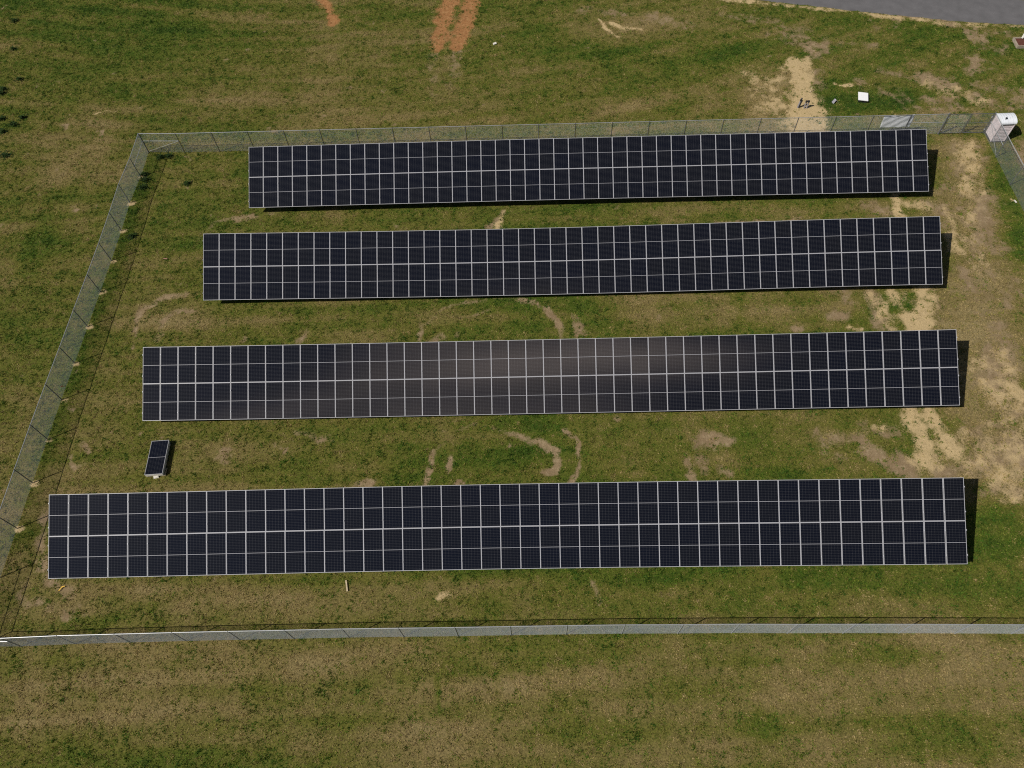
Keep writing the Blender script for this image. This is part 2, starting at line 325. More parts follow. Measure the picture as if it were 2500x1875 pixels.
def ground_material():
    m = bpy.data.materials.new('turf_and_bare_soil'); m.use_nodes = True
    nt = m.node_tree; b = nt.nodes['Principled BSDF']; N = nt.nodes.new; L = nt.links.new
    geo = N('ShaderNodeNewGeometry')
    def noise(scale, det=5, rough=0.6, off=0.0):
        n = N('ShaderNodeTexNoise'); n.inputs['Scale'].default_value = scale; n.inputs['Detail'].default_value = det; n.inputs['Roughness'].default_value = rough
        if off:
            mp = N('ShaderNodeMapping'); mp.inputs['Location'].default_value = (off, off * 0.7, 0); L(geo.outputs['Position'], mp.inputs[0]); L(mp.outputs[0], n.inputs['Vector'])
        else: L(geo.outputs['Position'], n.inputs['Vector'])
        return n.outputs[0]
    def mrange(s, a, b_, c, d):
        r = N('ShaderNodeMapRange'); L(s, r.inputs[0])
        for k, v in zip(('From Min', 'From Max', 'To Min', 'To Max'), (a, b_, c, d)): r.inputs[k].default_value = v
        return r.outputs[0]
    def mixc(f, a, c, blend='MIX'):
        x = N('ShaderNodeMix'); x.data_type = 'RGBA'; x.blend_type = blend
        for s, k in ((f, 'Factor'), (a, 'A'), (c, 'B')):
            if isinstance(s, (int, float)): x.inputs[k].default_value = s
            elif isinstance(s, tuple): x.inputs[k].default_value = (*s, 1)
            else: L(s, x.inputs[k])
        return x.outputs['Result']
    def at_(name):
        a = N('ShaderNodeAttribute'); a.attribute_name = name; return a
    n_edge = noise(1.7, 7, 0.66); n_fine = noise(9.0, 6, 0.7); n_grain = noise(28.0, 3, 0.7, 3.0); n_big = noise(0.5, 4, 0.6, 9.0)
    def cover(name):
        s = at_(name).outputs['Fac']
        a = N('ShaderNodeMath'); a.operation = 'MULTIPLY_ADD'; L(n_edge, a.inputs[0]); a.inputs[1].default_value = 0.9; L(s, a.inputs[2])
        c = N('ShaderNodeMath'); c.operation = 'MULTIPLY_ADD'; L(n_fine, c.inputs[0]); c.inputs[1].default_value = 1.4; L(a.outputs[0], c.inputs[2])
        return mrange(c.outputs[0], 1.42, 1.86, 0, 1)
    turf = mixc(1.0, at_('turf').outputs['Color'], mrange(n_fine, 0.32, 0.68, 0.42, 1.5), 'MULTIPLY')
    n_tuft = noise(4.2, 4, 0.75, 5.0)
    turf = mixc(mrange(n_tuft, 0.55, 0.72, 0, 0.6), turf, (0.27, 0.215, 0.075)); turf = mixc(mrange(n_tuft, 0.45, 0.28, 0, 0.6), turf, (0.045, 0.08, 0.012))
    turf = mixc(mrange(n_grain, 0.52, 0.75, 0, 0.45), turf, (0.17, 0.125, 0.055))
    soil = mixc(mrange(n_big, 0.35, 0.65, 0, 1), (0.26, 0.180, 0.100), (0.37, 0.275, 0.162))
    soil = mixc(mrange(n_fine, 0.3, 0.7, 0, 1), soil, (0.22, 0.155, 0.085))
    n_crumb = noise(3.1, 5, 0.7, 13.0)
    soil = mixc(mrange(n_crumb, 0.52, 0.72, 0, 0.6), soil, (0.48, 0.38, 0.23)); soil = mixc(mrange(n_crumb, 0.44, 0.30, 0, 0.6), soil, (0.17, 0.125, 0.055))
    sand = mixc(mrange(n_fine, 0.3, 0.72, 0, 1), (0.60, 0.455, 0.245), (0.42, 0.305, 0.150))
    clay = mixc(mrange(n_fine, 0.3, 0.7, 0, 1), (0.40, 0.200, 0.078), (0.26, 0.118, 0.045))
    clay = mixc(mrange(n_crumb, 0.5, 0.7, 0, 0.7), clay, (0.46, 0.275, 0.125)); clay = mixc(mrange(n_crumb, 0.46, 0.3, 0, 0.7), clay, (0.20, 0.088, 0.038))
    c = mixc(cover('soil'), turf, soil); sand = mixc(mrange(n_crumb, 0.46, 0.30, 0, 0.7), sand, (0.30, 0.225, 0.115)); c = mixc(cover('sand'), c, sand); c = mixc(cover('clay'), c, clay)
    c = mixc(1.0, c, mrange(n_grain, 0.25, 0.75, 0.82, 1.16), 'MULTIPLY')
    L(c, b.inputs['Base Color'])
    b.inputs['Roughness'].default_value = 0.95; b.inputs['Specular IOR Level'].default_value = 0.1
    bp = N('ShaderNodeBump'); bp.inputs['Strength'].default_value = 0.8; bp.inputs['Distance'].default_value = 0.05
    ad = N('ShaderNodeMath'); ad.operation = 'ADD'; L(n_fine, ad.inputs[0]); L(n_grain, ad.inputs[1]); L(ad.outputs[0], bp.inputs['Height'])
    L(bp.outputs[0], b.inputs['Normal'])
    return m
gm.materials.append(ground_material())
ground = link('ground', gm); tag(ground, kind='structure')

def sample(field, x, y):
    """bilinear look-up in the fine part of the grid"""
    o = len(far); F = field[o:o + len(fx), o:o + len(fy)]
    u = np.clip((x - fx[0]) / STEP, 0, len(fx) - 1.001); v = np.clip((y - fy[0]) / STEP, 0, len(fy) - 1.001)
    i = u.astype(int); j = v.astype(int); a = u - i; b = v - j
    return (F[i, j] * (1 - a) + F[i + 1, j] * a) * (1 - b) + (F[i, j + 1] * (1 - a) + F[i + 1, j + 1] * a) * b

# ---------------------------------------------------------------- road
ROAD_LOW = [at(1560, -34), at(1872.8, 3.2), at(2116.5, 30), at(2338, 52.2), at(2500, 61.7)]
d_end = (ROAD_LOW[-1] - ROAD_LOW[-2]).normalized(); d_st = (ROAD_LOW[0] - ROAD_LOW[1]).normalized()
edge = [ROAD_LOW[0] + d_st * 40] + ROAD_LOW + [ROAD_LOW[-1] + d_end * 40]
ROAD_W = 3.95
def road_normal(i):
    a = edge[max(0, i - 1)]; b = edge[min(len(edge) - 1, i + 1)]; t = (b - a).normalized()
    n = Vector((-t.y, t.x, 0)); return n if n.y > 0 else -n
fine = []
for i in range(len(edge) - 1):
    n = max(2, int((edge[i + 1] - edge[i]).length / 0.5))
    for k in range(n):
        t = k / n; fine.append((edge[i].lerp(edge[i + 1], t), road_normal(i).lerp(road_normal(i + 1), t)))
mb = MB(); prev = None
for (p, n) in fine:
    j0 = random.uniform(-.06, .06)
    row = [p + n * j0 + Vector((0, 0, -0.03)), p + n * (j0 + 0.05) + Vector((0, 0, 0.075)), p + n * ROAD_W * .5 + Vector((0, 0, 0.10)), p + n * (ROAD_W - .05 + j0) + Vector((0, 0, 0.075)), p + n * (ROAD_W + j0) + Vector((0, 0, -0.03))]
    if prev:
        for a in range(4): mb.quad([prev[a], row[a], row[a + 1], prev[a + 1]])
    prev = row
def asphalt():
    m = principled('old_asphalt', (0.135, 0.13, 0.132), 0.9, 0, 0.2, 0.13, 1.2, 0.5, 40)
    return m
tag(mb.build('road', asphalt()), kind='structure')

# ---------------------------------------------------------------- grass: real blades
def build_grass():
    c = [at(-140, -110), at(2640, -110), at(2640, 2010), at(-140, 2010)]
    NT = 560000
    x = rng.uniform(-62, 62, NT); y = rng.uniform(-1, 82, NT)
    # keep what lies inside the view with a margin
    dx, dy, dz = x, y, -CAM_H
    zc = dx * fw.x + dy * fw.y + dz * fw.z
    px = 1250 + FPX * (dx * rt.x + dy * rt.y + dz * rt.z) / zc; py = 937.5 - FPX * (dx * up.x + dy * up.y + dz * up.z) / zc
    ok = (px > -160) & (px < 2660) & (py > -140) & (py < 2060)
    x, y = x[ok], y[ok]
    bare = np.maximum(sample(f_soil, x, y), np.maximum(sample(f_sand, x, y), sample(f_clay, x, y)))
    cov = 1 - sstep(0.28, 0.66, bare + 1.8 * fbm(x, y, 0.33, 3, 15) + 0.10 * rng.normal(0, 1, len(x)))     # fewer tufts where the soil shows
    keep = rng.random(len(x)) < cov + 0.05
    # the road
    rp = np.array([(p.x, p.y) for p in edge]); onroad = np.zeros(len(x), bool)
    ylow = np.interp(x, rp[:, 0], rp[:, 1]); onroad = (y > ylow + 0.02) & (y < ylow + ROAD_W * 1.06)
    keep &= ~onroad
    x, y = x[keep], y[keep]
    n = len(x)
    d0 = sample(dryf, x, y) + 1.35 * fbm(x, y, 0.36, 3, 11) + 0.5 * fbm(x, y, 0.9, 2, 6) + rng.normal(0, 0.10, n)
    vj = rng.uniform(.75, 1.25, n)
    dens = fbm(x, y, 0.32, 2, 14)
    hgt = 0.075 + 0.055 * np.clip(0.55 - d0, 0, 1) + 0.03 * (fbm(x, y, 1.1, 2, 13) + .2)
    hgt = np.clip(hgt, .04, .17) * rng.uniform(.5, 1.6, n)
    K = 6
    X = np.repeat(x, K) + rng.normal(0, 0.05, n * K); Y = np.repeat(y, K) + rng.normal(0, 0.05, n * K)
    Z = sample(relief, X, Y) - 0.008
    h = np.repeat(hgt, K) * rng.uniform(.6, 1.25, n * K)
    ang = rng.uniform(0, 2 * math.pi, n * K); lean = rng.uniform(.25, 1.25, n * K)
    lx, ly, lz = np.cos(ang) * np.sin(lean), np.sin(ang) * np.sin(lean), np.cos(lean)
    wv = rng.uniform(.016, .036, n * K)
    tx, ty = -np.sin(ang + rng.normal(0, .5, n * K)) * wv, np.cos(ang) * wv
    V = np.empty((n * K, 3, 3), np.float32)
    V[:, 0] = np.stack([X - tx, Y - ty, Z], -1); V[:, 1] = np.stack([X + tx, Y + ty, Z], -1)
    V[:, 2] = np.stack([X + lx * h, Y + ly * h, Z + lz * h], -1)
    dd = np.repeat(d0, K) + rng.normal(0, 0.16, n * K)
    rgb = grass_rgb(dd) * np.minimum(1.52 * rng.uniform(.8, 1.2, n * K) * np.repeat(vj * (1 + 1.1 * dens), K), 2.1 - 0.6 * np.clip(dd, 0, 1))[:, None]
    me = bpy.data.meshes.new('grass'); nb = n * K
    me.vertices.add(nb * 3); me.vertices.foreach_set('co', V.ravel())
    me.loops.add(nb * 3); me.loops.foreach_set('vertex_index', np.arange(nb * 3, dtype=np.int32))
    me.polygons.add(nb); me.polygons.foreach_set('loop_start', np.arange(0, nb * 3, 3, dtype=np.int32))
    me.update()
    rgba = np.ones((nb, 3, 4), np.float32); rgba[:, :, :3] = rgb[:, None, :]
    attr(me, 'tint', rgba, 'FLOAT_COLOR')
    m = bpy.data.materials.new('grass_blades'); m.use_nodes = True; nt = m.node_tree; b = nt.nodes['Principled BSDF']
    a = nt.nodes.new('ShaderNodeAttribute'); a.attribute_name = 'tint'
    tr = nt.nodes.new('ShaderNodeBsdfTranslucent'); mx = nt.nodes.new('ShaderNodeMixShader'); mx.inputs[0].default_value = 0.35
    b.inputs['Roughness'].default_value = 0.7; b.inputs['Specular IOR Level'].default_value = 0.15
    nt.links.new(a.outputs['Color'], b.inputs['Base Color']); nt.links.new(a.outputs['Color'], tr.inputs['Color'])
    nt.links.new(b.outputs[0], mx.inputs[1]); nt.links.new(tr.outputs[0], mx.inputs[2]); nt.links.new(mx.outputs[0], nt.nodes['Material Output'].inputs['Surface'])
    me.materials.append(m)
    o = link('grass', me); tag(o, 'short mown grass, green and bleached, covering the field', 'grass', kind='stuff')
    print('grass blades', nb)
build_grass()

# ---------------------------------------------------------------- solar arrays
YAW, TILT, PL, PWID = math.radians(-2.65935), math.radians(28.7022), 4.902, 1.154
EX = Vector((math.cos(YAW), math.sin(YAW), 0)); EY = Vector((-math.sin(YAW), math.cos(YAW), 0)); EZ = Vector((0, 0, 1))
ROWS = {
 1: ((-19.984, 44.1274, 0.9393), (-0.1152, -0.0202, 0.0783), (0.0063, 0.0246, 0.089, 0.1381, -0.0395, -0.0539, -0.121, -0.1123, 0.0104, 0.0321, 0.0277, 0.0489, 0.0293, -0.0618)),
 2: ((-22.1086, 35.0331, 0.7303), (0.1399, 0.2671, -0.0363), (0.0353, 0.0418, 0.1067, 0.0417, -0.0472, -0.0418, -0.0501, -0.0112, -0.0181, -0.1451, 0.0039, -0.0276, 0.1318, -0.0405)),
 3: ((-24.4892, 25.2379, 0.7708), (0.1513, 0.2406, 0.0342), (0.0109, 0.1416, 0.0624, 0.1616, -0.0347, -0.0495, -0.0557, -0.2176, -0.0266, 0.0158, -0.0105, -0.0035, 0.1683, -0.0338)),
 4: ((-27.8043, 14.9076, 1.1038), (0.6249, 0.0748, -0.2129), (0.0214, 0.0082, -0.092, 0.2948, 0.0739, -0.1233, 0.1177, -0.2694, 0.0248, 0.0961, 0.1004, -0.0697, 0.0311, 0.1059))}
NC = 46
def rowpt(r, k, s):
    """point of a row's top plane: k panels along, s metres up the slope"""
    o, q, v = ROWS[r]; t = k / NC - .5
    b = (1, t, 4 * t * t - 1, 8 * t ** 3 - 2 * t, 16 * t ** 4 - 1)
    dx = sum(b[i] * v[i] for i in range(5)); dy = sum(b[i] * v[5 + i] for i in range(5)); dz = sum(b[i] * v[10 + i] for i in range(4))
    z = s * math.sin(TILT) + q[0] * t + q[1] * 4 * t * t + q[2] * 8 * t ** 3 + dz
    return Vector(o) + EX * (k * PWID + dx) + EY * (s * math.cos(TILT) + dy) + EZ * z

PW2, PL2 = 1.147 / 2, 2.443 / 2
def panel_mesh(w2, l2):
    mb = MB(); t = 0.014
    mb.mat(0)
    mb.box(-w2, -l2, -0.035, -w2 + t, l2, 0); mb.box(w2 - t, -l2, -0.035, w2, l2, 0)
    mb.box(-w2 + t, -l2, -0.035, w2 - t, -l2 + t, 0); mb.box(-w2 + t, l2 - t, -0.035, w2 - t, l2, 0)
    mb.mat(1); mb.quad([(-w2 + t, -l2 + t, -0.004), (w2 - t, -l2 + t, -0.004), (w2 - t, l2 - t, -0.004), (-w2 + t, l2 - t, -0.004)])
    mb.mat(2); mb.quad([(-w2 + t, l2 - t, -0.007), (w2 - t, l2 - t, -0.007), (w2 - t, -l2 + t, -0.007), (-w2 + t, -l2 + t, -0.007)])
    return mb.mesh('solar_panel', [M_ALU, M_BACK, M_UNDER])
ME_PANEL = panel_mesh(PW2, PL2)
CW, CH = PW2 - 0.027, (PL2 - 0.027 - 0.009) / 2
def cell_mesh():
    me = bpy.data.meshes.new('cell_sheet')
    V = [(-CW, -CH, 0), (CW, -CH, 0), (CW, CH, 0), (-CW, CH, 0)]
    me.from_pydata(V + [(x, y, -0.0015) for x, y, z in V], [], [(0, 1, 2, 3), (0, 4, 5, 1), (1, 5, 6, 2), (2, 6, 7, 3), (3, 7, 4, 0)])
    uv = me.uv_layers.new(name='UVMap')
    for l in me.loops:
        v = me.vertices[l.vertex_index].co; uv.data[l.index].uv = ((v.x + CW) / (2 * CW), (v.y + CH) / (2 * CH))
    me.materials.append(M_CELL); me.update(); return me
ME_CELL = cell_mesh()
def add_cells(panel):
    for sy in (1, -1):
        link('cell_sheet', ME_CELL, panel, (0, sy * (CH + 0.009), -0.0015))

def frame_matrix(o, ex, ey):
    ex = ex.normalized(); n = ex.cross(ey).normalized(); ey = n.cross(ex)
    return Matrix(((ex.x, ey.x, n.x, o.x), (ex.y, ey.y, n.y, o.y), (ex.z, ey.z, n.z, o.z), (0, 0, 0, 1)))

def build_array(r, label):
    base = rowpt(r, NC / 2, PL / 2); base.z = 0
    root = empty('solar_array', base); tag(root, label, 'solar array', 'rows of solar panels inside the fence')
    off = Matrix.Translation(-base)
    for j in range(NC):
        for i in (0, 1):
            s0 = i * PL / 2; c0 = rowpt(r, j, s0); c1 = rowpt(r, j + 1, s0); c2 = rowpt(r, j, s0 + PL / 2); c3 = rowpt(r, j + 1, s0 + PL / 2)
            o = (c0 + c1 + c2 + c3) / 4
            jit = Matrix.Rotation(random.gauss(0, math.radians(.09)), 4, 'X') @ Matrix.Rotation(random.gauss(0, math.radians(.12)), 4, 'Y')
            p = link('solar_panel', ME_PANEL, root, mat=off @ frame_matrix(o, (c1 - c0) + (c3 - c2), (c2 - c0) + (c3 - c1)) @ jit)
            add_cells(p)
    nrm = (rowpt(r, 24, 0) - rowpt(r, 23, 0)).cross(rowpt(r, 23, PL) - rowpt(r, 23, 0)).normalized()
    P = lambda k, s, d: rowpt(r, k, s) - nrm * d - base
    for s in (0.55, 1.85, 3.05, 4.35):                       # purlins along the row
        mb = MB()
        ks = [-0.02] + list(range(4, NC, 6)) + [NC + 0.02]
        for a, b in zip(ks[:-1], ks[1:]): mb.beam(P(a, s, 0.085), P(b, s, 0.085), 0.05, 0.09)
        mb.build('purlin', M_GALV, root)
    for k in np.linspace(1.6, NC - 1.6, 12):
        mb = MB(); mb.beam(P(k, 0.35, 0.19), P(k, 4.6, 0.19), 0.07, 0.11); mb.build('rafter', M_GALV, root)
        for s in (1.0, 3.9):
            a = P(k, s, 0.26); mb = MB(); mb.beam(Vector((a.x, a.y, -0.3)), a, 0.10, 0.15); mb.build('support_post', M_GALV, root)
        mb = MB(); a = P(k, 1.0, 0.3); b = P(k, 3.0, .25); mb.beam(Vector((a.x, a.y, 0.35)), b, 0.05, 0.06); mb.build('brace', M_GALV, root)
    mb = MB()                                                # the small clamps along every seam
    for k in range(0, NC + 1):
        for s in (0.52, 1.93, 2.97, 4.38):
            q = rowpt(r, k, s) + nrm * 0.002 - base; M = frame_matrix(q, rowpt(r, 24, 0) - rowpt(r, 23, 0), rowpt(r, 23, PL) - rowpt(r, 23, 0))
            mb.box(-0.02, -0.04, 0, 0.02, 0.04, 0.008, M)
    tag(mb.build('clamp', M_ALU, root), kind='stuff')
    return root
build_array(4, 'row of solar panels nearest the fence at the bottom, the longest looking of the four')
build_array(3, 'row of solar panels with a pale sheen, behind the loose panel on the grass')
build_array(2, 'row of solar panels second from the top, behind the one with the pale sheen')
build_array(1, 'row of solar panels farthest back, close to the fence with the white banner')

# ---------------------------------------------------------------- chain link fences
HF = 2.04
def chain_mesh(path, root, z0=0.04, z1=HF - 0.03, pitch=0.070, r=0.00235):
    """diagonal wires both ways between two heights, wrapped along a polyline"""
    P = [Vector((p[0], p[1], 0)) for p in path]
    L = [0]
    for a, b in zip(P[:-1], P[1:]): L.append(L[-1] + (b - a).length)
    def pos(s):
        for i in range(len(P) - 1):
            if s <= L[i + 1] or i == len(P) - 2: return P[i].lerp(P[i + 1], (s - L[i]) / (L[i + 1] - L[i]))
    mb = MB(); H = z1 - z0; T = L[-1]
    s = -H
    while s < T:
        for sg in (0, 1):
            a, b = s, s + H; za, zb = (z0, z1) if sg == 0 else (z1, z0)
            a2, b2 = max(a, 0), min(b, T)
            if b2 - a2 > 0.02:
                ua = za + (zb - za) * (a2 - a) / H; ub = za + (zb - za) * (b2 - a) / H
                pa = pos(a2); pb = pos(b2); o = Vector((0, 0, 0))
                mb.tube(pa + Vector((0, 0, ua)), pb + Vector((0, 0, ub)), r, 3, caps=False)
        s += pitch
    o = mb.build('chain_link_mesh', M_WIRE, root, (-root.location.x, -root.location.y, 0)); tag(o, kind='stuff')
def post(root, x, y, r=0.032, h=HF, mat=None):
    mb = MB(); mb.tube((0, 0, -0.3), (0, 0, h), r, 10); mb.tube((0, 0, h), (0, 0, h + 0.05), r * 1.15, 10, r * 0.4)
    return mb.build('fence_post', mat or M_POST, root, (x - root.location.x, y - root.location.y, 0))
def rail(root, pts, z, r=0.024, name='top_rail', mat=None):
    mb = MB()
    for a, b in zip(pts[:-1], pts[1:]):
        mb.tube((a[0] - root.location.x, a[1] - root.location.y, z), (b[0] - root.location.x, b[1] - root.location.y, z), r, 8)
    return mb.build(name, mat or M_RAIL, root)
def tie(root, a, za, b, zb, r=0.009, name='truss_rod'):
    mb = MB(); mb.tube((a[0] - root.location.x, a[1] - root.location.y, za), (b[0] - root.location.x, b[1] - root.location.y, zb), r, 6)
    return mb.build(name, M_RAIL, root)
GRP = 'chain link fence runs round the solar panels'
TOPZ = HF - 0.01

# left run
fl = empty('chain_link_fence', (FENCE_BASES_L[6][0], FENCE_BASES_L[6][1], 0)); tag(fl, 'chain link fence running down the left side, leaning away towards the open field', 'fence', GRP)
for i, (x, y) in enumerate(FENCE_BASES_L): 
    if 0 < i < len(FENCE_BASES_L) - 1: post(fl, x, y)
rail(fl, FENCE_BASES_L, TOPZ); chain_mesh(FENCE_BASES_L, fl, r=0.0027)
rail(fl, FENCE_BASES_L[:2], 1.22, .02, 'brace_rail'); tie(fl, FENCE_BASES_L[0], .15, FENCE_BASES_L[1], 1.2)
rail(fl, FENCE_BASES_L[-2:], 1.22, .02, 'brace_rail')
# far run, from the left corner to the gate
far_a, far_b = Vector((-29.96, 52.33)), Vector((36.75, 48.92))
FB = [(-29.96, 52.33), (-26.83, 52.06)]
nsp = 21
for i in range(1, nsp + 1):
    t = i / nsp; x = -26.83 + (36.75 + 26.83) * t; FB.append((x, 52.06 + (48.92 - 52.06) * t - 0.0))
ff = empty('chain_link_fence', (3, 50.6, 0)); tag(ff, 'chain link fence along the far side, with a white banner tied to it', 'fence', GRP)
for (x, y) in FB[:-1]: post(ff, x, y, 0.045 if x < -29 else 0.032)
post(ff, FB[-1][0], FB[-1][1], 0.055, HF + .05)
rail(ff, FB, TOPZ); chain_mesh(FB, ff, r=0.0018)
rail(ff, FB[:2], 1.25, .022, 'brace_rail'); tie(ff, FB[1], 1.25, FB[0], 0.12, 0.011); rail(ff, FB[-2:], 1.22, .022, 'brace_rail')
tie(ff, FB[-1], .15, FB[-2], 1.2)
# right run
FR = [(40.46, 48.71), (40.35, 45.84), (40.27, 42.68), (40.2, 39.6), (40.1, 36.5), (40.0, 33.4), (39.9, 30.4), (39.8, 27.3), (39.7, 24.3), (39.65, 21.2), (39.6, 18.2), (39.55, 15.1), (39.5, 12.0), (39.5, 7.92)]
fr = empty('chain_link_fence', (40.0, 30.0, 0)); tag(fr, 'chain link fence on the right side, starting in front of the portable toilet', 'fence', GRP)
for i, (x, y) in enumerate(FR):
    if i < len(FR) - 1: post(fr, x, y, 0.05 if i == 0 else 0.032)
rail(fr, FR, TOPZ); chain_mesh(FR, fr); rail(fr, FR[:2], 1.22, .022, 'brace_rail'); tie(fr, FR[1], .15, FR[0], 1.2)
# near run
NB = [(-31.6, 11.35), (-29.05, 11.22), (-25.9, 11.18), (-22.7, 11.08), (-19.5, 10.98), (-16.4, 10.87), (-13.28, 10.75), (-10.11, 10.64), (-7.0, 10.5), (-3.91, 10.36), (-0.88, 10.24), (2.23, 10.11), (5.37, 9.97), (8.51, 9.8), (11.53, 9.65), (14.64, 9.46), (17.72, 9.29), (20.8, 9.11), (23.9, 8.92), (26.98, 8.73), (30.05, 8.53), (33.15, 8.33), (36.25, 8.13), (39.5, 7.92)]
fn = empty('chain_link_fence', (0, 10.2, 0)); tag(fn, 'chain link fence along the bottom, nearest the viewer and throwing its shadow up the picture', 'fence', GRP)
M_NPOST = principled('bright_galvanised_post', (0.30, 0.31, 0.32), 0.5, 0.0, 0.4, 0.1, 5.0)
for (x, y) in NB: post(fn, x, y, 0.026, mat=M_NPOST)
rail(fn, NB, TOPZ); chain_mesh(NB, fn); rail(fn, NB[:2], 1.25, .022, 'brace_rail')

# double gate between far run and right run
ga, gmid, gb = Vector((36.82, 48.915)), Vector((38.6, 48.815)), Vector((40.40, 48.715))
def gate_leaf(a, b, label):
    root = empty('gate_leaf', (a.x, a.y, 0)); tag(root, label, 'gate', 'two leaves of the double gate')
    u = (b - a).normalized(); a2 = a + u * 0.06; b2 = b - u * 0.05
    l = lambda p, z: (p.x - a.x, p.y - a.y, z)
    mb = MB()
    for p in (a2, b2): mb.tube(l(p, 0.08), l(p, HF - .02), 0.027, 8)
    mb.tube(l(a2, 0.1), l(b2, 0.1), 0.024, 8); mb.tube(l(a2, HF - .05), l(b2, HF - .05), 0.024, 8)
    mb.build('gate_frame', M_POST, root)
    mb = MB(); mb.tube(l(a2, 1.08), l(b2, 1.08), 0.022, 8); mb.build('middle_rail', M_POST, root)
    mb = MB(); mb.tube(l(a2, 1.6), l(a2, 1.72), 0.045, 8); mb.tube(l(a2, .35), l(a2, .47), 0.045, 8); mb.build('hinge', M_RAIL, root)
    chain_mesh([(a2.x, a2.y), (b2.x, b2.y)], root, 0.11, HF - .06, r=0.0017)
gate_leaf(ga, gmid, 'left leaf of the double chain link gate, on the banner side')
gate_leaf(gb, gmid, 'right leaf of the double chain link gate, beside the portable toilet')

# ---------------------------------------------------------------- white banner tied to the far fence
def banner():
    n, m = 28, 14
    uf = (Vector((36.75, 48.92, 0)) - Vector((-26.83, 52.06, 0))).normalized(); nf = Vector((-uf.y, uf.x, 0))
    base0 = Vector((-26.83, 52.06, 0))
    def hit(px, py):                 # on the outer face of the fence
        d = fw + rt * ((px - 1250) / FPX) - up * ((py - 937.5) / FPX); o = Vector((0, 0, CAM_H))
        t = ((base0 + nf * 0.035) - o).dot(nf) / d.dot(nf); return o + d * t
    tl, tr, br, bl = hit(2159.3, 283.5), hit(2235.3, 280.0), hit(2220.3, 311), hit(2147.8, 313)
    c = (bl + br) / 2; root_loc = Vector((c.x, c.y, 0))
    V = []; F = []
    for i in range(n + 1):
        for j in range(m + 1):
            u, v = i / n, j / m
            p = bl.lerp(br, u).lerp(tl.lerp(tr, u), v)
            sag = 0.10 * v * (math.sin(u * math.pi) ** 2) * (1 if u < .85 else .4)
            w = 0.022 * math.sin(u * 9 + v * 5) * (.4 + v) + 0.016 * math.sin(u * 17 - v * 11) + 0.03
            p = p + nf * w - Vector((0, 0, sag)); V.append(tuple(p - root_loc))
    for i in range(n):
        for j in range(m):
            a = i * (m + 1) + j; F.append((a, a + m + 1, a + m + 2, a + 1))
    me = bpy.data.meshes.new('banner'); me.from_pydata(V, [], F); me.materials.append(M_TARP)
    me.polygons.foreach_set('use_smooth', [True] * len(F)); me.update()
    o = link('banner', me, None, root_loc); tag(o, 'wrinkled white banner tied to the outside of the far fence', 'banner')
    so_ = o.modifiers.new('thickness', 'SOLIDIFY'); so_.thickness = 0.004
banner()

# ---------------------------------------------------------------- portable toilet outside the right corner
def toilet():
    root = empty('portable_toilet', (41.13, 48.1, 0), math.radians(-2.0)); tag(root, 'pale pinkish portable toilet with a white curved roof behind the fence corner', 'portable toilet')
    w = 0.545; hz = 1.86
    mb = MB(); mb.box(-w - .03, -w - .03, -0.03, w + .03, w + .03, 0.11); mb.build('skid', M_DARK, root)
    mb = MB(); mb.box(-w, -w, 0.11, w, w, hz)
    for k in range(11):              # ribs on the sides towards and away from the viewer
        z = .3 + k * .15
        for sy in (-1, 1): mb.box(-w + .09, sy * w - .012, z, w - .09, sy * w + .012, z + .05)
    for sx in (-1, 1):
        for sy in (-1, 1): mb.box(sx * w - .035, sy * w - .035, .11, sx * w + .035, sy * w + .035, hz)
    mb.build('cabin', M_TOILET, root)
    mb = MB(); mb.box(-w - .022, -w + .12, .2, -w, w - .12, hz - .12); dr = mb.build('door', M_TOILET, root)
    mb = MB(); mb.box(-w - .05, -w + .18, 1.02, -w - .0225, -w + .24, 1.2); mb.build('handle', M_DARK, dr)
    mb = MB(); mb.box(-w + .05, -w - .018, hz - .16, w - .05, -w - .006, hz - .03); mb.build('vent_grille', M_DARK, root)
    n = 16; e = 0.07; prof = []
    for i in range(n + 1):
        t = math.pi * i / n; prof.append((-(w + e) * math.cos(t), hz + 0.32 * math.sin(t) ** .8))
    mb = MB(); V = []
    xs = [-(w + e) + 2 * (w + e) * k / 12 for k in range(13)]
    for k in range(12):
        for i in range(n):
            rb = .012 if k % 2 else 0
            (y0, z0), (y1, z1) = prof[i], prof[i + 1]
            mb.quad([(xs[k], y0, z0 + rb), (xs[k + 1], y0, z0 + rb), (xs[k + 1], y1, z1 + rb), (xs[k], y1, z1 + rb)])
    for sx in (-(w + e), w + e): mb.quad([(sx, y, z) for y, z in (prof if sx > 0 else prof[::-1])])
    mb.quad([(-(w + e), -(w + e), hz), (-(w + e), w + e, hz), (w + e, w + e, hz), (w + e, -(w + e), hz)])
    mb.build('roof', M_TROOF, root)
    mb = MB(); mb.tube((-.28, -.32, hz + .2), (-.28, -.32, hz + .40), .05, 10); mb.tube((-.28, -.32, hz + .40), (-.28, -.32, hz + .43), .07, 10); mb.build('vent_pipe', M_DARK, root)
toilet()

